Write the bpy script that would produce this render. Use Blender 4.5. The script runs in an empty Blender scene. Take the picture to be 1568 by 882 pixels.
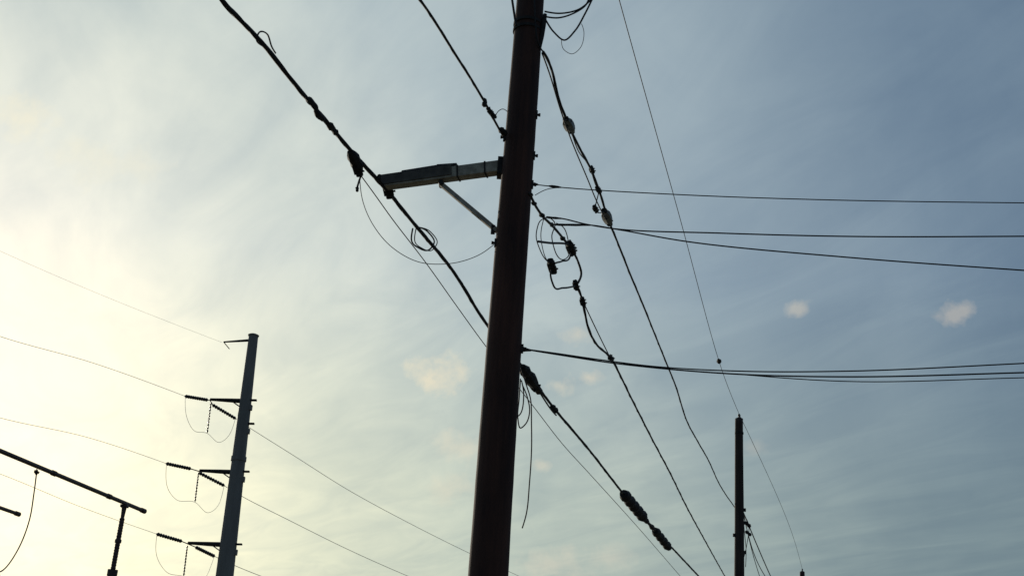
import bpy, math, random, re
from mathutils import Vector, Matrix
sc=bpy.context.scene
# ---------- survey tables ----------
# Every span lies in a vertical plane given by a plan origin and a plan direction.
# A table lists successive (distance along the span, height) steps; heights start from 7 m.
def span(plan,txt,u=.005):
    x0,y0,dx,dy=plan; l=math.hypot(dx,dy); dx/=l; dy/=l
    n=[int(q) for q in re.findall(r'[+-]\d+',txt)]; s,z=0,7/u; out=[]
    for i in range(0,len(n),2):
        s+=n[i]; z+=n[i+1]; out.append(Vector((x0+dx*s*u,y0+dy*s*u,z*u)))
    return out
W1=(-1.36,11.35,.321,1); W3=(-.2,10.9,.27,1); W4=(.15,11,.265,1); W5=(.13,11,.268,1)
HP=(.12,11,1,-.05); PY=(0,10.8,1,0); PB=(0,11.15,1,0); S2=(7.49,38,.32,1); T1=(-18,70,.5,1); AR=(-1.36,11.35,1,-.25)
def absm(plan,pts):
    x0,y0,dx,dy=plan; l=math.hypot(dx,dy); return [Vector((x0+dx/l*s,y0+dy/l*s,z)) for s,z in pts]
D={
'w1':absm(W1,[(-3.411,7.0),(-3.296,6.995),(-2.711,7.03),(-2.222,7.015),(-1.554,7.01),(-.728,7.01),(.115,7.036),(.981,7.024),(2.073,7.018),(3.427,6.854),(5.173,6.825),(6.078,6.786),(6.99,6.751),(9.167,6.724),(11.854,6.633),(14.488,6.59),(17.692,6.62),(21.726,6.646)]),
'loopA':absm(W1,[(-2.661,7.018),(-2.784,7.002),(-2.764,7.089),(-2.631,7.15),(-2.541,7.093),(-2.464,7.078)]),
'loopB':absm(W1,[(.838,6.96),(.836,6.822),(1.074,6.833),(1.376,6.949),(1.489,7.093),(1.268,7.114),(.977,7.038)]),
'w2':span(W1,'-113-23+76-6+91-8+198-11+229-20+208-17+464-23+342-19+353-4+849-10+1073-22'),
'w1k':span(W1,'-344+3+34-4+57+4+80-4+55-14+3+33-7-74+127+76+30-19+1000-36+182-15+142-1+55+0+1017-23+408-7+252-1+344-9'),
'w1d':span(W1,'-113-21-7-20-5-18'),
'sag':span((-1.3,11.3,1,-.02),'-63+21+13-54+26-49+41-44+55-28+45-2+38+8+37+18+26+23'),
'w3':span(W3,'-552+46+45+9+185+20+105+11+92+6+74+2+52+3'),
'w3k':span(W3,'-139+90+24+2+52+10+42-3+14+2'),
'w3t':span(W3,'-70+91+22+31+44+31+41+12'),
'w4':span(W4,'-1+306+84+8+77-22+112-2+160+15+130+18+115+1+138-13+167+4+250+4+284+10+241+5+367+8+316+7+364-21+499+37+560+51+593+31+555+53+650+74'),
'w4b':span(W4,'-12+297+80-3+117-16+131-6+211+6+112+2+148+14'),
'w4c':span(W4,'+287+295+98-8+159+34+86-6+45+7-35-67+125+48'),
'w4k':span(W4,'+242+287+76+8+242+34+28+0+61-12+47+11-70-75+37+5+100+49+96+3'),
'w5a':span(W5,'-13-25+36-2+71+7+92+20+114+21+94+14+79+4+44-11-52-52'),
'w5':span(W5,'+465-24+83-5+79-37+110-3+222+36+167+4+147-2+242+0+305+1+449+6+550-3+843+13+1149+23'),
'w5b':span(W5,'+478-26+150-5+165-3+178-1'),
'w5c':span(W5,'+395+31-17-24-78-41-85-48-14-23+37-12+90+32+122+53'),
'w5d':span(W5,'+124-13-58-41-10-29+46-13+106+15'),
'w5e':span(W5,'+140-1+76+15-24-37+39-17+81+15+62+47-36+24-110-22'),
'w5f':span(W5,'+75-86+103+42+165+70+100+34'),
'w5g':span(W5,'+112-18-17-47+35-23+78+7'),
'w5k':span(W5,'+362+37+53-3-225-112+42-10+218+68+30-8+60+2+25-8+380-3+40+11'),
'h1':span(HP,'+1+4+58-4+231-3+266+4+399+15'),
'h2':span(HP,'+32-66+31-1+45-9+57-7+201+2+250+7+333+19'),
'h3':span(HP,'+46-81+74+3+58-7+126-17+311-16+328-8'),
'h4':span(HP,'+4-338+61-5+85-8+98-7+156+0+203+12+321+34'),
'h5':span(HP,'+4-338+61-7+122-12+217-7+203+7+319+27'),
'h1b':span(HP,'+8-20+22+14+22+5+40+0'),
'pd1':span(PB,'+26-362+14-37+9-25+5-50+3-49+0-61-2-54-6-28'),
'pd2':span(PB,'+28-387+0-39+0-37+6-19+10+10+5+23-6+27-10+22'),
'pd3':span(PB,'+30-390+6-28-6-40-14-6'),
'topA':span(PY,'+29+359+19-29+22-17+20+23+19+43+15+42'),
'topB':span(PY,'+26+366+29-1+33+15+22+21+7+23'),
'topC':span(PY,'+26+378+32-2+38+13+27+30'),
'topD':span(PY,'+64+313+6-22+17-9+16+15+6+38-6+20'),
'topE':span(PY,'-42+400+7-36+5-25'),
'arm':span(AR,'-2+17+239+24-118-31+117-101'),
's2a':span(S2,'+218+562+535-126+936-40'),
's2b':span(S2,'+218+560+60-90+100-110-30-110'),
's2c':span(S2,'+150+600+500-160+650-120'),
'tl0':span(T1,'+33+355-275-20',.05),
'tl1':span(T1,'+24+280-39-7-151-8-122-13',.05),
'tl2':span(T1,'+14+195-41-4-128-3-111-11',.05),
'tl3':span(T1,'+19+113-42+0-122+5-107+8',.05),
'tr1':span(T1,'+35+277+45-4+34-4+94-10+130-14+187-12+185-8+218-6',.05),
'tr2':span(T1,'+31+194+47-4+38-5+96-8+143-11+175-9',.05),
'tr3':span(T1,'+45+111+35-4+41-4+60-4',.05),
'tj1':span(T1,'-7+251+16-12+24+3+23-5+16+12',.05),
'tj2':span(T1,'-19+166+18-10+32+4+25-7+16+11',.05),
'tj3':span(T1,'-18+91+21-15+29+0+29-5',.05),
'tpp':span(T1,'+31+278-2-84+1-84',.05),
'drop':span((-7.9,22.5,.28,1),'-60-90-15-46+3-45-14-54-28-40-15-7',.01),
}
# ---------- mesh builder ----------
def smooth(P,n):
    P=[Vector(q) for q in P]; m=len(P)
    if m<3: return [P[0].lerp(P[1],i/n) for i in range(n+1)]
    h=[max((P[i+1]-P[i]).length,1e-6)**.75 for i in range(m-1)]
    T=[None]*m
    for i in range(1,m-1):
        a=(P[i]-P[i-1])/h[i-1]; b=(P[i+1]-P[i])/h[i]; T[i]=(a*h[i]+b*h[i-1])/(h[i]+h[i-1])
    T[0]=(P[1]-P[0])/h[0]*1.5-T[1]*.5; T[-1]=(P[-1]-P[-2])/h[-1]*1.5-T[-2]*.5
    out=[]
    for i in range(m-1):
        for k in range(n):
            t=k/n;t2=t*t;t3=t2*t
            out.append(P[i]*(2*t3-3*t2+1)+T[i]*h[i]*(t3-2*t2+t)+P[i+1]*(3*t2-2*t3)+T[i+1]*h[i]*(t3-t2))
    out.append(P[-1]); return out
class MB:
    def __init__(s): s.v=[];s.f=[];s.m=[];s.mats=[];s.sm=[]
    def mi(s,m):
        if m not in s.mats: s.mats.append(m)
        return s.mats.index(m)
    def rings(s,path,rad,mat,sides=8,sm=True):
        mi=s.mi(mat); n=len(path); base=len(s.v)
        t=(path[1]-path[0]).normalized()
        up=Vector((0,0,1)) if abs(t.z)<.9 else Vector((1,0,0))
        nrm=(up-t*up.dot(t)).normalized()
        for i in range(n):
            a=path[max(i-1,0)];b=path[min(i+1,n-1)]
            t=(b-a).normalized() if (b-a).length>1e-7 else t
            nrm=(nrm-t*nrm.dot(t)).normalized(); bn=t.cross(nrm); rr=rad[i]
            for k in range(sides):
                an=2*math.pi*k/sides
                s.v.append(path[i]+nrm*math.cos(an)*rr+bn*math.sin(an)*rr)
        for i in range(n-1):
            for k in range(sides):
                q=base+i*sides;k2=(k+1)%sides
                s.f.append((q+k,q+k2,q+sides+k2,q+sides+k)); s.m.append(mi); s.sm.append(sm)
        s.f.append(tuple(base+k for k in reversed(range(sides)))); s.m.append(mi); s.sm.append(False)
        s.f.append(tuple(base+(n-1)*sides+k for k in range(sides))); s.m.append(mi); s.sm.append(False)
    def tube(s,P,rad,mat,sides=8,n=8,jit=0,seed=0):
        path=smooth(P,n); rg=random.Random(seed)
        s.rings(path,[rad*(1+rg.uniform(-jit,jit)) for _ in path],mat,sides)
    def spiral(s,P,rad,off,pitch,mat,step=.08):
        path=smooth(P,10); cur=[path[0]]; out=[]; L=0
        for a,b in zip(path,path[1:]):
            l=(b-a).length; k=max(1,int(l/step))
            for i in range(1,k+1): cur.append(a.lerp(b,i/k))
        for i,q in enumerate(cur):
            t=(cur[min(i+1,len(cur)-1)]-cur[max(i-1,0)]).normalized()
            n1=(Vector((0,0,1))-t*t.z).normalized(); n2=t.cross(n1)
            if i: L+=(q-cur[i-1]).length
            an=2*math.pi*L/pitch+.9*math.sin(L*1.3)
            out.append(q+n1*math.cos(an)*off+n2*math.sin(an)*off)
        s.rings(out,[rad]*len(out),mat,6)
    def prof(s,a,b,radii,mat,sides=12,sm=False):
        a=Vector(a);b=Vector(b); m=len(radii)-1
        s.rings([a.lerp(b,i/m) for i in range(m+1)],radii,mat,sides,sm)
    def insul(s,a,b,r0,r1,k,mat,sides=12):
        a=Vector(a);b=Vector(b);path=[];R=[]
        for i in range(k):
            for u,q in ((.05,r0),(.35,r1*.95),(.5,r1),(.62,r0)):
                path.append(a.lerp(b,(i+u)/k)); R.append(q)
        s.rings([a]+path+[b],[r0]+R+[r0],mat,sides)
    def bar(s,a,b,w,h,mat,up=(0,0,1),bev=.004):
        a=Vector(a);b=Vector(b);t=(b-a).normalized();up=Vector(up);sd=t.cross(up).normalized();up=sd.cross(t)
        mi=s.mi(mat);base=len(s.v); w/=2;h/=2
        pr=[(-w+bev,-h),(w-bev,-h),(w,-h+bev),(w,h-bev),(w-bev,h),(-w+bev,h),(-w,h-bev),(-w,-h+bev)]
        for q in (a,b):
            for x,y in pr: s.v.append(q+sd*x+up*y)
        for k in range(8):
            k2=(k+1)%8; s.f.append((base+k,base+k2,base+8+k2,base+8+k)); s.m.append(mi); s.sm.append(False)
        s.f.append(tuple(base+k for k in reversed(range(8)))); s.m.append(mi); s.sm.append(False)
        s.f.append(tuple(base+8+k for k in range(8))); s.m.append(mi); s.sm.append(False)
    def lump(s,c,size,mat,seed=0,t=None):
        rg=random.Random(seed); c=Vector(c); t=Vector(t).normalized() if t else Vector((0,0,1)); L,r0=size
        R=[r0*.3]+[r0*rg.uniform(.6,1.1) for _ in range(5)]+[r0*.35]
        path=[c+t*L*(i/6-.5)+Vector((rg.uniform(-1,1),rg.uniform(-1,1),rg.uniform(-1,1)))*r0*.25 for i in range(7)]
        s.rings(path,R,mat,7,False)
    def clamp(s,a,b,rr,mat,seed=0):
        # bolted connector: blocky body, keeper plate and bolts
        a=Vector(a);b=Vector(b);t=(b-a).normalized();n1=t.cross(Vector((1,0,0))).normalized();n2=t.cross(n1)
        rg=random.Random(seed)
        s.bar(a,b,rr*1.3,rr*1.1,mat,up=n1,bev=rr*.25)
        s.bar(a.lerp(b,.2)+n1*rr*.5,a.lerp(b,.8)+n1*rr*.5,rr*1.7,rr*.35,mat,up=n1,bev=rr*.1)
        for u in (.25,.7):
            c=a.lerp(b,u+rg.uniform(-.05,.05)); s.prof(c-n1*rr*1.2,c+n1*rr*1.3,[rr*.22]*2,mat,6); s.prof(c+n1*rr*.9,c+n1*rr*1.15,[rr*.4]*2,mat,6)
            s.prof(c-n2*rr*1.1,c+n2*rr*.9,[rr*.2]*2,mat,6)
    def obj(s,name,parent=None):
        me=bpy.data.meshes.new(name); me.from_pydata([tuple(q) for q in s.v],[],s.f)
        for m in s.mats: me.materials.append(m)
        me.polygons.foreach_set('material_index',s.m); me.polygons.foreach_set('use_smooth',s.sm); me.update()
        o=bpy.data.objects.new(name,me); sc.collection.objects.link(o)
        if parent: o.parent=parent
        return o
def empty(name):
    o=bpy.data.objects.new(name,None); sc.collection.objects.link(o); return o
# ---------- materials ----------
def mat(name,c1,c2,rough=.7,metal=0,scale=(8,8,8),bump=.0,detail=6,lo=.35,hi=.65,dist=.01,patch=None):
    m=bpy.data.materials.new(name); m.use_nodes=True; nt=m.node_tree; b=nt.nodes['Principled BSDF']
    tc=nt.nodes.new('ShaderNodeTexCoord'); mp=nt.nodes.new('ShaderNodeMapping'); mp.inputs['Scale'].default_value=scale
    nz=nt.nodes.new('ShaderNodeTexNoise'); nz.inputs['Scale'].default_value=1; nz.inputs['Detail'].default_value=detail
    cr=nt.nodes.new('ShaderNodeValToRGB'); cr.color_ramp.elements[0].position=lo; cr.color_ramp.elements[1].position=hi
    cr.color_ramp.elements[0].color=(*c1,1); cr.color_ramp.elements[1].color=(*c2,1)
    L=nt.links.new
    L(tc.outputs['Object'],mp.inputs[0]); L(mp.outputs[0],nz.inputs[0]); L(nz.outputs[0],cr.inputs[0]); out=cr.outputs[0]
    if patch:
        mp2=nt.nodes.new('ShaderNodeMapping'); mp2.inputs['Scale'].default_value=patch; L(tc.outputs['Object'],mp2.inputs[0])
        n2=nt.nodes.new('ShaderNodeTexNoise'); n2.inputs['Scale'].default_value=1; n2.inputs['Detail'].default_value=8; n2.inputs['Roughness'].default_value=.7; L(mp2.outputs[0],n2.inputs[0])
        c2_=nt.nodes.new('ShaderNodeValToRGB'); c2_.color_ramp.elements[0].position=.36; c2_.color_ramp.elements[1].position=.64
        c2_.color_ramp.elements[0].color=(.45,.42,.42,1); c2_.color_ramp.elements[1].color=(1.25,1.2,1.15,1); L(n2.outputs[0],c2_.inputs[0])
        mx=nt.nodes.new('ShaderNodeMixRGB'); mx.blend_type='MULTIPLY'; mx.inputs[0].default_value=1; L(out,mx.inputs[1]); L(c2_.outputs[0],mx.inputs[2]); out=mx.outputs[0]
    L(out,b.inputs['Base Color'])
    b.inputs['Roughness'].default_value=rough; b.inputs['Metallic'].default_value=metal
    if bump:
        bp=nt.nodes.new('ShaderNodeBump'); bp.inputs['Strength'].default_value=bump; bp.inputs['Distance'].default_value=dist
        L(nz.outputs[0],bp.inputs['Height']); L(bp.outputs[0],b.inputs['Normal'])
    return m
M_wood=mat('weathered_wood',(.045,.017,.010),(.085,.033,.019),.85,0,(22,22,.9),.35,10,.3,.72,.008,(5,5,.9))
M_woodf=mat('weathered_wood_dark',(.025,.015,.012),(.06,.038,.03),.85,0,(20,20,1.5),.4)
M_black=mat('black_rubber',(.008,.008,.008),(.02,.018,.016),.75,0,(30,30,30))
M_wire=mat('oxidised_conductor',(.025,.025,.025),(.06,.055,.05),.65,.2,(10,10,10))
M_alu=mat('aluminium_conductor',(.35,.33,.3),(.5,.47,.42),.5,.3,(3,3,3))
M_galv=mat('galvanised_steel',(.26,.235,.18),(.44,.40,.31),.75,0,(15,15,15),.1)
M_sleeve=mat('grey_line_hose',(.055,.047,.038),(.11,.095,.075),.75,0,(15,15,15),.1)
M_dark=mat('dark_hardware',(.010,.009,.008),(.03,.026,.022),.8,.0,(25,25,25),.2)
M_tp=mat('painted_steel',(.17,.16,.145),(.25,.235,.21),.75,.0,(1.5,1.5,.3),.05)
M_ins=mat('insulator_glaze',(.015,.012,.012),(.04,.03,.028),.4,0,(10,10,10))
M_clamp=mat('grey_polymer',(.12,.12,.1),(.25,.25,.22),.6,0,(20,20,20))
M_bus=mat('oxidised_bus_tube',(.05,.03,.028),(.09,.055,.05),.6,0,(6,6,6))
# ---------- main pole ----------
def wood_pole(e,x,y,top,m):
    b=MB(); N=90; zs=[-.3+i*(top+.3)/N for i in range(N+1)]; rg=random.Random(int(x*7+y))
    b.rings([Vector((x+.006*math.sin(z*.9),y+.006*math.cos(z*.7),z)) for z in zs],[(.193-.0054*max(z,0))*(1+rg.uniform(-.006,.006)) for z in zs],m,40)
    b.prof((x,y,top),(x,y,top+.04),[.125,.06],m,20)
    b.obj('pole_shaft',e)
X1,Y1=-.03,11.0
up1=empty('utility_pole'); wood_pole(up1,X1,Y1,12.7,M_wood)
rp=lambda z:.193-.0054*z
h=MB()
for z in (8.75,8.83): h.prof((X1,Y1,z),(X1,Y1,z+.03),[rp(z)+.006]*2,M_dark,32)
for z,s_ in ((7.32,1),(7.0,1),(6.35,-1),(5.3,1),(7.78,1),(7.5,-1)):
    h.bar((X1+s_*(rp(z)-.02),Y1-.03,z),(X1+s_*(rp(z)+.012),Y1-.03,z),.05,.08,M_dark)
    h.prof((X1+s_*(rp(z)),Y1-.03,z),(X1+s_*(rp(z)+.04),Y1-.03,z),[.012,.012,.018,.018],M_dark,8)
h.prof((X1+.135,Y1-.05,8.55),(X1+.17,Y1-.06,8.95),[.02,.028,.028,.02],M_dark,10)
h.obj('pole_hardware',up1)
t=MB(); t.bar((X1-1.1,Y1+.3-.2,11.9),(X1+1.1,Y1-.3-.2,11.9),.1,.12,M_woodf)
for k in (-1,-.4,1): t.insul((X1+k,Y1-.27*k-.2,11.95),(X1+k,Y1-.27*k-.2,12.25),.03,.07,3,M_ins)
t.bar((X1-.6,Y1-.02,11.85),(X1,Y1-.17,11.3),.03,.006,M_galv); t.bar((X1+.6,Y1-.32,11.85),(X1,Y1-.17,11.3),.03,.006,M_galv)
t.obj('top_crossarm',up1)
A0,A4,A5,A6=D['arm']
b=MB()
b.bar(A0,A4,.11,.12,M_galv)
b.bar(A0+(A0-A4)*.012+Vector((0,0,.012)),A0.lerp(A4,.60)+Vector((0,0,.02)),.128,.115,M_sleeve)
b.bar(A0.lerp(A4,.16)+Vector((0,0,.075)),A0.lerp(A4,.47)+Vector((0,0,.085)),.11,.05,M_dark,bev=.02)
b.bar(A0.lerp(A4,.46)+Vector((0,0,.09)),A0.lerp(A4,.63)+Vector((0,0,.075)),.10,.07,M_dark,bev=.03)
for q in (.645,.88): b.bar(A0.lerp(A4,q),A0.lerp(A4,q+.012),.122,.135,M_dark)
b.bar(A4-Vector((.02,0,0)),A4+Vector((.06,0,0)),.14,.19,M_dark)
b.prof(A0+Vector((-.05,-.05,.05)),A0+Vector((-.02,.06,.06)),[.025,.03,.02],M_dark,8)
b.obj('bracket_arm',up1)
b=MB(); b.bar(A5,A6+Vector((.03,0,-.025)),.045,.045,M_galv,up=(0,1,0)); b.prof(A5+Vector((0,-.05,0)),A5+Vector((0,.05,0)),[.025,.025],M_dark,8)
b.bar(A6+Vector((-.01,0,.03)),A6+Vector((-.01,0,-.06)),.04,.03,M_dark,up=(0,1,0))
b.obj('arm_brace',up1)
b=MB()
for k in ('pd1','pd2','pd3'): b.tube(D[k],.006,M_black,6)
for k in ('topA','topB','topC'): b.tube(D[k],.0095,M_black,6)
b.tube(D['topD'],.0035,M_wire,5); b.tube(D['topE'],.012,M_black,6)
b.tube([Vector((X1+.03,Y1-.19,9.4)),Vector((X1+.06,Y1-.18,8.9)),Vector((X1+.12,Y1-.12,8.55)),D['w4'][0]],.008,M_black,6)
b.tube(D['sag'],.004,M_wire,6)
b.obj('loose_leads',up1)
# ---------- distant poles ----------
def far_pole(e,x,y,top):
    wood_pole(e,x,y,top,M_woodf)
    b=MB(); b.prof((x,y,top-.5),(x,y,top-.44),[.14,.14],M_dark,20)
    for z,s_ in ((9.7,1),(9.3,1),(8.9,-1),(8.4,1),(7.4,1),(7.0,-1),(6.6,1)):
        b.bar((x+s_*.1,y-.03,z),(x+s_*.2,y-.03,z),.05,.1,M_dark)
    b.insul((x,y,top),(x,y,top+.16),.03,.05,2,M_ins)
    b.obj('pole_hardware',e)
X2,Y2=7.49,38.0; X3,Y3,Z3=16.1,65.0,12.45; X0,Y0=-7.4,-16.0; X4,Y4=16.0,10.2
for x,y,z in ((X2,Y2,12.6),(X3,Y3,Z3),(X0,Y0,12.6),(X4,Y4,10.5)): far_pole(empty('utility_pole'),x,y,z)
# ---------- cables along the street ----------
c=MB(); w=D['w1']; full=[Vector((X0-.9,Y0+.3,7.35)),Vector((-5.2,-1,7.0))]+w+[Vector((X2-.2,Y2,6.55))]
c.tube(full,.019,M_black,8,10,.06,1); c.spiral(full,.009,.014,.8,M_black); c.spiral(full,.006,.018,1.7,M_black)
kn=D['w1k']; td=(w[6]-w[5]).normalized()
for i in (0,1,2): c.lump(kn[i],(.22,.032),M_dark,i,td)
c.prof(kn[3],kn[4],[.03,.05,.062,.055,.066,.045,.03],M_dark,7); c.clamp(kn[3].lerp(kn[4],.5),kn[4]+Vector((0,0,-.05)),.05,M_dark,2)
c.lump(kn[6],(.05,.018),M_dark,9); c.tube(D['w1d'],.01,M_dark,6)
c.clamp(kn[7]+Vector((0,0,.03)),kn[8],.06,M_dark,4); c.prof(kn[7],kn[8],[.03,.045,.04,.03],M_dark,7)
c.prof(kn[9],kn[10],[.05,.085,.07,.095,.085,.065,.05,.03],M_dark,8); c.clamp(kn[9],kn[10],.075,M_dark,6)
c.prof(kn[11],kn[12],[.03,.05,.03,.05,.03],M_dark,8); c.tube([kn[10],kn[11]+Vector((0,0,-.06)),kn[12]+Vector((0,0,-.06))],.012,M_dark,6)
c.insul(kn[13],kn[14],.08,.115,5,M_dark,10); c.insul(kn[15],kn[16],.07,.10,4,M_dark,10)
c.insul(kn[14],kn[15],.03,.055,2,M_dark,8)
c.tube(D['loopA'],.007,M_black,6); c.tube(D['loopB'],.009,M_black,6)
c.tube([q+Vector((.03,.05,.02)) for q in D['loopB']],.006,M_black,6)
c.tube(D['w2']+[Vector((X2-.2,Y2,5.9))],.0055,M_wire,6)
c.obj('aerial_cable')
c=MB(); w=[Vector((X0,Y0,7.6)),Vector((-3.1,-.5,7.15))]+D['w3']
c.tube(w,.0115,M_black,8,10,.05,2); c.spiral(w,.005,.009,.6,M_black)
k=D['w3k']; c.lump(k[0],(.1,.026),M_dark,1); c.clamp(k[1],k[2],.028,M_dark,3); c.prof(k[3],k[4]+Vector((.03,.03,0)),[.02,.035,.028,.035,.03],M_dark,8)
c.tube(D['w3t'],.004,M_wire,5)
c.obj('aerial_cable')
c=MB(); w=D['w4']+[Vector((X2-.1,Y2,9.7))]
c.tube(w,.015,M_black,8,8,.06,3); c.spiral(w,.006,.012,1.1,M_black); c.tube(D['w4b'],.008,M_black,6); c.tube(D['w4c'],.007,M_black,6)
k=D['w4k']
c.prof(k[0],k[1],[.03,.06,.065,.06,.03],M_clamp,6); c.prof(k[8],k[9],[.03,.065,.07,.06,.03],M_clamp,6); c.clamp(k[0],k[1],.05,M_dark,1); c.clamp(k[8],k[9],.055,M_dark,2)
for i in (2,4,6): c.clamp(k[i],k[i+1],.038,M_dark,i)
c.obj('aerial_cable')
c=MB(); c.tube(D['w5a'],.014,M_black,8,8,.1,4); w=D['w5']+[Vector((X2-.1,Y2,7.1))]
c.tube(w,.014,M_black,8,8,.06,5); c.spiral(w,.007,.012,.9,M_black)
c.tube(D['w5b'],.007,M_black,6)
for k,rr in (('w5c',.010),('w5d',.0055),('w5e',.006),('w5f',.012),('w5g',.0045)): c.tube(D[k],rr,M_black,6)
k=D['w5k']; c.clamp(k[0],k[1],.055,M_dark,1); c.prof(k[0],k[1],[.03,.05,.04,.05,.03],M_dark,7); c.clamp(k[2],k[3],.05,M_dark,5); c.prof(k[2],k[3],[.03,.045,.04,.045,.03],M_dark,7)
for i in (4,6,8): c.clamp(k[i],k[i+1],.04,M_dark,i)
rg=random.Random(3)
for q in D['w5a'][:6]: c.lump(q,(.08,.024),M_dark,rg.randint(0,99),(rg.random(),1,.3))
c.obj('aerial_cable')
c=MB(); g0=Vector((X1,Y1,12.7)); g1=Vector((X2,Y2,12.76))
path=[g0]+span((0,11,.2774,1),'+963+1092+1490-16+1764-34')+[g1]
c.tube(path,.0075,M_wire,6); k=path[3]; tt=(g1-g0).normalized(); c.prof(k-tt*.15,k+tt*.15,[.03,.07,.03],M_dark,7)
c.tube([g1,Vector((12,51,12.3)),Vector((X3,Y3,Z3+.15))],.0075,M_wire,6)
c.tube([Vector((X0,Y0,12.7)),Vector((-3.5,-3,12.4)),g0],.0075,M_wire,6)
c.obj('overhead_ground_wire')
c=MB()
for k,rr in (('h1',.0058),('h2',.0075),('h3',.0075),('h4',.0065),('h5',.0075)):
    a=D[k]; sl=(a[-1]-a[-2]); sl/=sl.x; n=X4-a[-1].x
    c.tube(a+[a[-1]+sl*n*.5+Vector((0,0,.08)),a[-1]+sl*n+Vector((-.1,0,.35))],rr,M_black,6,12)
a=D['h5']; sl=(a[-1]-a[-2]); sl/=sl.x; n=X4-a[-1].x
c.tube([a[3],a[4]+Vector((0,.03,-.035)),a[5]+Vector((0,.03,-.04)),a[5]+sl*n+Vector((-.1,0,.1))],.005,M_black,6,12)
c.tube(D['h1b'],.004,M_black,5)
a=D['h1']; c.prof(a[0].lerp(a[1],.55),a[1],[.006,.014,.014,.012,.006],M_dark,8); c.prof(a[0]-Vector((.02,0,0)),a[0]+Vector((.06,0,0)),[.012,.02,.008],M_dark,8)
for k in ('h2','h3'): a=D[k]; c.prof(a[0],a[1],[.008,.013,.011,.013,.010,.008],M_dark,8)
a=D['h4']; c.prof(a[0]-Vector((.05,0,0)),a[0]+Vector((.08,0,-.01)),[.02,.03,.018,.01],M_dark,8)
c.obj('service_drop_line')
c=MB()
for z0 in (9.7,7.1,6.5):
    a=Vector((X2+.1,Y2,z0)); e=Vector((X3,Y3,z0-.1)); c.tube([a,a.lerp(e,.5)-Vector((0,0,.5)),e],.018,M_black,6,16)
c.tube(D['s2a'],.014,M_black,6); c.tube(D['s2b'],.012,M_black,6); c.tube(D['s2c'],.012,M_black,6)
c.prof((7.69,38.1,9.36),(7.87,38.15,9.22),[.03,.07,.05,.07,.03],M_dark,8); c.prof((7.7,38.1,9.08),(7.88,38.1,8.95),[.03,.06,.04,.06,.03],M_dark,8)
c.tube([(7.6,38,9.6),(7.8,38.1,9.3),(7.75,38.1,8.7),(7.62,38,8.2)],.012,M_black,6)
c.obj('aerial_cable')
# ---------- transmission pole ----------
tp=empty('transmission_pole')
top=Vector((-15.1,70,24.8)); bot=Vector((-14.7,70,10.8)); ax=(bot-top)/14; base=top+ax*25
zr=lambda z:.285+(24.8-z)*.0155
b=MB(); path=[base.lerp(top,i/9) for i in range(10)]
b.rings(path,[zr(q.z) for q in path],M_tp,12,False)
b.prof(top,top+Vector((0,0,.12)),[.33,.33,.2],M_tp,12)
b.prof(top+ax*7.3,top+ax*7.55,[zr(17.3)+.045]*2,M_tp,12)
b.prof(Vector((base.x,70,0)),Vector((base.x,70,.5)),[1,1,.95],M_clamp,24)
b.obj('steel_shaft',tp)
at=lambda z:top+ax*(24.8-z)
b=MB()
for z in (20.75,19.35,16.55,12.45):
    a=at(z); rr=zr(z)
    b.bar(a+Vector((rr-.1,-.1,-.35)),a+Vector((rr+.1,-.1,-.35)),.25,.3,M_tp); b.bar(a+Vector((rr-.05,-.1,.1)),a+Vector((rr+.3,-.1,.12)),.2,.09,M_dark)
b.obj('ladder_brackets',tp)
b=MB()
a=at(24.55); e=Vector((-16.8,70,24.3)); b.prof(a,e,[.09,.07,.045],M_dark,8); b.bar(e,e+Vector((.4,0,-.4)),.05,.05,M_dark)
for e in (Vector((-17.05,70,20.75)),Vector((-17,70,16.55)),Vector((-17,70,12.45))):
    a=at(e.z+.05); b.prof(a,e,[.15,.12,.08],M_dark,8); b.bar(a+Vector((-zr(a.z)+.05,0,-.35)),a+Vector((-zr(a.z)-.5,0,-.03)),.1,.06,M_dark)
b.obj('davit_arms',tp)
b=MB()
for k in ('tl1','tl2','tl3','tr1','tr2','tr3'): b.insul(D[k][0],D[k][1],.06,.11,10,M_ins,10)
tips=[Vector((-17.05,70,20.7)),Vector((-17,70,16.5)),Vector((-17,70,12.4))]
for tip,l in zip(tips,('tl1','tl2','tl3')): b.tube([tip,D[l][0]],.03,M_dark,6); b.tube([tip,D['tr'+l[2]][0]],.03,M_dark,6)
for q,j in zip(D['tpp'],('tj1','tj2','tj3')): b.insul(q,D[j][2]+Vector((0,0,.03)),.03,.06,10,M_ins,8)
b.obj('insulator_strings',tp)
b=MB()
for i in '123': b.tube([D['tl'+i][1]]+D['tj'+i]+[D['tr'+i][1]],.012,M_alu,6)
b.obj('jumper_loops',tp)
c=MB()
for k,rr in (('tl0',.006),('tl1',.013),('tl2',.012),('tl3',.011)):
    w=D[k] if k=='tl0' else D[k][1:]; dv=(w[-1]-w[-2]); dv.z*=.3; c.tube(w+[w[-1]+dv*1.5],rr,M_alu,6,12)
for k in ('tr1','tr2','tr3'):
    w=D[k][1:]; c.tube(w+[w[-1]+Vector((10,20,-.5)),w[-1]+Vector((40,80,.5))],.018,M_alu,6,12)
c.obj('transmission_line')
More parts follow.
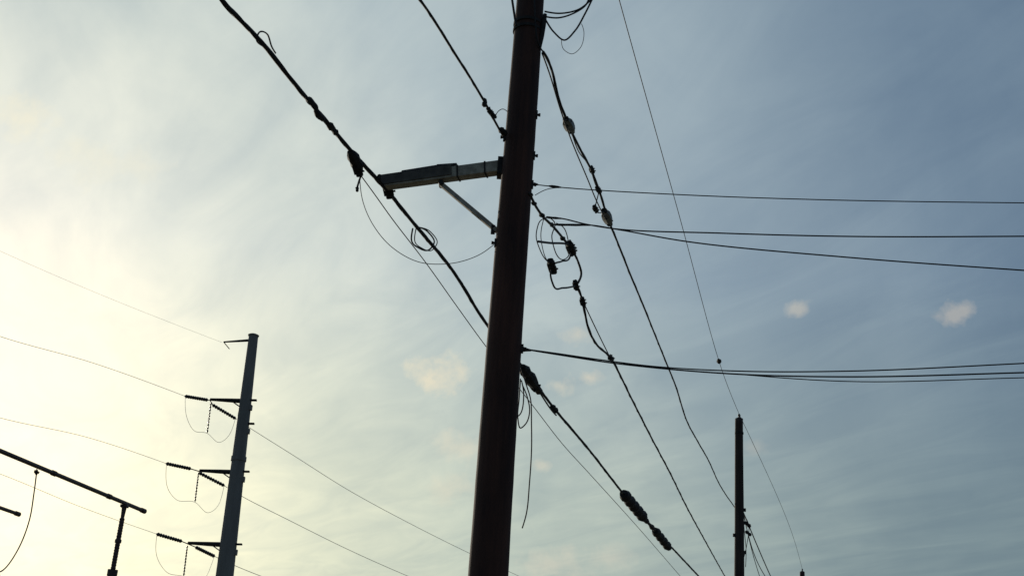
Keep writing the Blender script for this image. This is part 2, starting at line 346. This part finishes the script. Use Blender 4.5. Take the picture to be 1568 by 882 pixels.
# ---------- substation bus ----------
def bus(p0,p1,posts,left):
    e=empty('substation_busbar'); b=MB(); dr=(p1-p0).normalized(); end=p0+dr*left
    b.prof(p0,end,[.04]*2,M_bus,12,True); b.prof(p0-dr*.03,p0+dr*.1,[.052,.052],M_bus,10)
    for u in (1.3,3.2): b.prof(p0+dr*u,p0+dr*(u+.1),[.052,.052],M_bus,10)
    b.obj('tube_conductor',e)
    for q in posts:
        q=p0+dr*q; b=MB(); b.bar(q+Vector((-.07,0,-.06)),q+Vector((.07,0,-.06)),.12,.05,M_bus)
        b.prof(q+Vector((0,0,-.08)),q+Vector((0,0,-.3)),[.05,.035],M_bus,12)
        b.insul(q+Vector((0,0,-.3)),q+Vector((0,0,-1.3)),.046,.053,18,M_bus); b.prof(q+Vector((0,0,-.72)),q+Vector((0,0,-.78)),[.065,.065],M_bus,12)
        b.prof(q+Vector((0,0,-1.3)),q+Vector((0,0,-1.42)),[.1,.1],M_bus,12)
        b.prof(q+Vector((0,0,-1.42)),Vector((q.x,q.y,0)),[.085,.085],M_tp,12); b.prof(Vector((q.x,q.y,.25)),Vector((q.x,q.y,0)),[.3,.3],M_clamp,16)
        b.obj('insulator_post',e)
    return e
e=bus(Vector((-7.14,25.33,6.1)),Vector((-8.39,20.64,6.1)),[.75,7.2],10)
c=MB(); bq=Vector((-8.19,21.93,6.05)); c.tube([bq]+D['drop'][1:],.012,M_wire,6); c.clamp(bq+Vector((0,-.06,0)),bq+Vector((0,.06,0)),.04,M_dark); c.obj('dropper_lead',e)
bus(Vector((-10.2,26.78,6.1)),Vector((-11.45,22.1,6.1)),[3.0,9.5],11)
# ---------- ground ----------
M_ground=mat('dry_grass',(.05,.055,.025),(.12,.1,.06),.95,0,(.6,.6,.6),.5)
M_asph=mat('asphalt',(.04,.04,.04),(.065,.063,.06),.9,0,(6,6,6),.3)
M_conc=mat('concrete',(.25,.24,.22),(.36,.35,.32),.9,0,(3,3,3),.2)
M_paint=mat('road_paint',(.6,.45,.08),(.75,.58,.12),.8,0,(8,8,8))
ro=Vector((-2.97,0,0)); rd=Vector((.2607,.9654,0)); rn=Vector((.9654,-.2607,0))
def sheet(name,o0,o1,z,m,y0=-300,y1=900):
    vs=[ro+rn*o0+rd*y0,ro+rn*o1+rd*y0,ro+rn*o1+rd*y1,ro+rn*o0+rd*y1]
    me=bpy.data.meshes.new(name); me.from_pydata([(v.x,v.y,z) for v in vs],[],[(0,1,2,3)]); me.materials.append(m)
    ob=bpy.data.objects.new(name,me); sc.collection.objects.link(ob)
me=bpy.data.meshes.new('ground'); me.from_pydata([(-3000,-3000,0),(3000,-3000,0),(3000,3000,0),(-3000,3000,0)],[],[(0,1,2,3)]); me.materials.append(M_ground)
g=bpy.data.objects.new('ground',me); sc.collection.objects.link(g)
sheet('road',3.4,11.4,.004,M_asph)
for o0,o1,nm in ((1.0,3.25,'pavement'),(3.25,3.4,'kerb'),(11.4,11.55,'kerb')):
    b=MB(); mid=ro+rn*(o0+o1)/2+Vector((0,0,.065 if nm=='pavement' else .0675)); b.bar(mid+rd*-300,mid+rd*900,o1-o0-.004,.13 if nm=='pavement' else .135,M_conc,bev=.012); b.obj(nm)
for k in (7.28,7.45): sheet('road_marking',k,k+.1,.008,M_paint)
# ---------- sky ----------
SAZ,SEL=-27,14
def dirv(az,el): az=math.radians(az);el=math.radians(el); return Vector((math.sin(az)*math.cos(el),math.cos(az)*math.cos(el),math.sin(el)))
sd=dirv(SAZ,SEL)
wd=bpy.data.worlds.new('World'); sc.world=wd; wd.use_nodes=True; nt=wd.node_tree; N=nt.nodes.new; L=nt.links.new
bg=nt.nodes['Background']; bg.inputs[1].default_value=1
def M(op,a,b_=None,clamp=False):
    n=N('ShaderNodeMath'); n.operation=op; n.use_clamp=clamp
    for i,x in enumerate((a,b_)):
        if x is None: continue
        if isinstance(x,(int,float)): n.inputs[i].default_value=x
        else: L(x,n.inputs[i])
    return n.outputs[0]
def vm(op,a,b_):
    n=N('ShaderNodeVectorMath'); n.operation=op
    for i,x in enumerate((a,b_)):
        if x is None: continue
        if isinstance(x,(tuple,list,Vector)): n.inputs[i].default_value=tuple(x)
        else: L(x,n.inputs[i])
    return n
def ramp(f,els):
    n=N('ShaderNodeValToRGB'); cr=n.color_ramp
    while len(cr.elements)<len(els): cr.elements.new(.5)
    for e_,(pos,col) in zip(cr.elements,els): e_.position=pos; e_.color=(*col,1)
    L(f,n.inputs[0]); return n.outputs[0]
def mix(f,a,b_,bt='MIX'):
    n=N('ShaderNodeMixRGB'); n.blend_type=bt
    for i,x in enumerate((f,a,b_)):
        if isinstance(x,(int,float)): n.inputs[i].default_value=x
        elif isinstance(x,tuple): n.inputs[i].default_value=(*x,1)
        else: L(x,n.inputs[i])
    return n.outputs[0]
def S(*c): return tuple(((v/255+.055)/1.055)**2.4 for v in c)
def noise(vec,sc_,det,rough=.5,dist=0):
    n=N('ShaderNodeTexNoise'); L(vec,n.inputs[0]); n.inputs['Scale'].default_value=sc_; n.inputs['Detail'].default_value=det; n.inputs['Roughness'].default_value=rough; n.inputs['Distortion'].default_value=dist; return n.outputs[0]
tc=N('ShaderNodeTexCoord'); dirn=vm('NORMALIZE',tc.outputs['Generated'],None).outputs[0]
sep=N('ShaderNodeSeparateXYZ'); L(dirn,sep.inputs[0])
ang=M('DIVIDE',M('ARCCOSINE',vm('DOT_PRODUCT',dirn,sd).outputs['Value']),math.pi)
sky=N('ShaderNodeTexSky'); sky.sky_type='NISHITA'; sky.sun_disc=False; sky.sun_elevation=math.radians(SEL); sky.sun_rotation=math.radians(SAZ); sky.dust_density=2
skyc=mix(1,sky.outputs[0],(.05,.05,.052),'MULTIPLY')
bw=N('ShaderNodeRGBToBW'); L(skyc,bw.inputs[0]); skyc=mix(.4,skyc,bw.outputs[0])
deg=lambda a:a/180
haze=ramp(ang,[(deg(0),S(255,253,240)),(deg(7),S(249,246,232)),(deg(12),S(231,235,224)),(deg(18),S(207,217,212)),(deg(26),S(181,197,202)),(deg(36),S(148,168,182)),(deg(46),S(116,139,160)),(deg(60),S(90,115,141)),(deg(110),S(75,98,126))])
low=ramp(sep.outputs[2],[(0,(1.19,1.11,.82)),(math.sin(math.radians(12)),(1.13,1.08,.90)),(math.sin(math.radians(22)),(1,1,1))])
haze=mix(1,haze,low,'MULTIPLY')
zc_=M('MAXIMUM',sep.outputs[2],.04); cmb=N('ShaderNodeCombineXYZ'); [L(zc_,cmb.inputs[i]) for i in range(3)]
pln=vm('DIVIDE',dirn,None); L(cmb.outputs[0],pln.inputs[1])
m1=N('ShaderNodeMapping'); L(pln.outputs[0],m1.inputs[0]); m1.inputs['Rotation'].default_value=(0,0,math.radians(67))
m2=N('ShaderNodeMapping'); L(m1.outputs[0],m2.inputs[0]); m2.inputs['Scale'].default_value=(.8,2.6,0)
cir=ramp(noise(m2.outputs[0],1.6,8,.58,.8),[(.35,(0,0,0)),(.7,(1,1,1))])
soft=ramp(noise(dirn,6,6,.55,.4),[(.33,(.88,.91,.935)),(.67,(1.11,1.09,1.06))])
haze=mix(1,haze,soft,'MULTIPLY')
hz=mix(cir,mix(1,haze,(.93,.945,.965),'MULTIPLY'),mix(1,haze,(1.15,1.12,1.08),'MULTIPLY'))
col=mix(.86,skyc,hz)
PF=[(-3,17.2,52,.85),(-3.6,16.8,26,.9),(-2.3,17.5,20,.8),(13.9,20.8,22,.55),(21.1,20.4,28,.6),(20.3,20.3,16,.45),(3.4,19.4,26,.45),(2.7,17,26,.55),(4.1,17.5,18,.6),(-1.7,13.8,48,.45),(-2.2,12.2,40,.4),(2.4,9.1,48,.45),(5.2,9.4,36,.35),(2,13.4,14,.45),(-20.9,24.3,60,.4),(-24.5,25.4,50,.6),(-18.6,24.6,40,.3),(11.8,14.6,22,.25),(25.6,22.5,22,.25)]
nn=M('ADD',M('MULTIPLY',M('SUBTRACT',noise(dirn,42,7,.6),.5),4.6),M('MULTIPLY',M('SUBTRACT',noise(dirn,130,4,.6),.5),1.6))
acc=None
for az,el,r_,s_ in PF:
    df=vm('SUBTRACT',dirn,dirv(az,el)).outputs[0]; ln=vm('LENGTH',vm('MULTIPLY',df,(1,1,1.6)).outputs[0],None)
    m0=M('SUBTRACT',1.0,M('DIVIDE',ln.outputs['Value'],r_*1.25/1900))
    mm=M('MULTIPLY',M('ADD',M('MULTIPLY',m0,2.0),M('SUBTRACT',nn,.3)),.6,True); mm=M('MULTIPLY',mm,s_)
    acc=mm if acc is None else M('MAXIMUM',acc,mm)
pc=ramp(ang,[(deg(5),S(255,250,226)),(deg(20),S(236,228,202)),(deg(45),S(186,182,175))])
col=mix(acc,col,pc)
L(col,bg.inputs[0])
sl=bpy.data.lights.new('sun','SUN'); sl.energy=2.5; sl.angle=math.radians(.53); sl.color=(1,.9,.75)
so=bpy.data.objects.new('sun',sl); sc.collection.objects.link(so); so.rotation_euler=sd.to_track_quat('Z','Y').to_euler()
# ---------- camera ----------
p=math.radians(21.4); r=math.radians(4.1)
F=Vector((0,math.cos(p),math.sin(p))); U0=Vector((0,-math.sin(p),math.cos(p))); R0=Vector((1,0,0))
Rc=math.cos(r)*R0+math.sin(r)*U0; Uc=-math.sin(r)*R0+math.cos(r)*U0
cd=bpy.data.cameras.new('camera'); cam=bpy.data.objects.new('camera',cd); sc.collection.objects.link(cam)
cd.lens=43.62; cd.clip_end=8000
cam.matrix_world=Matrix(((Rc.x,Uc.x,-F.x,0),(Rc.y,Uc.y,-F.y,0),(Rc.z,Uc.z,-F.z,1.6),(0,0,0,1)))
sc.camera=cam
sc.view_settings.view_transform='Standard'; sc.view_settings.look='None'; sc.view_settings.exposure=0
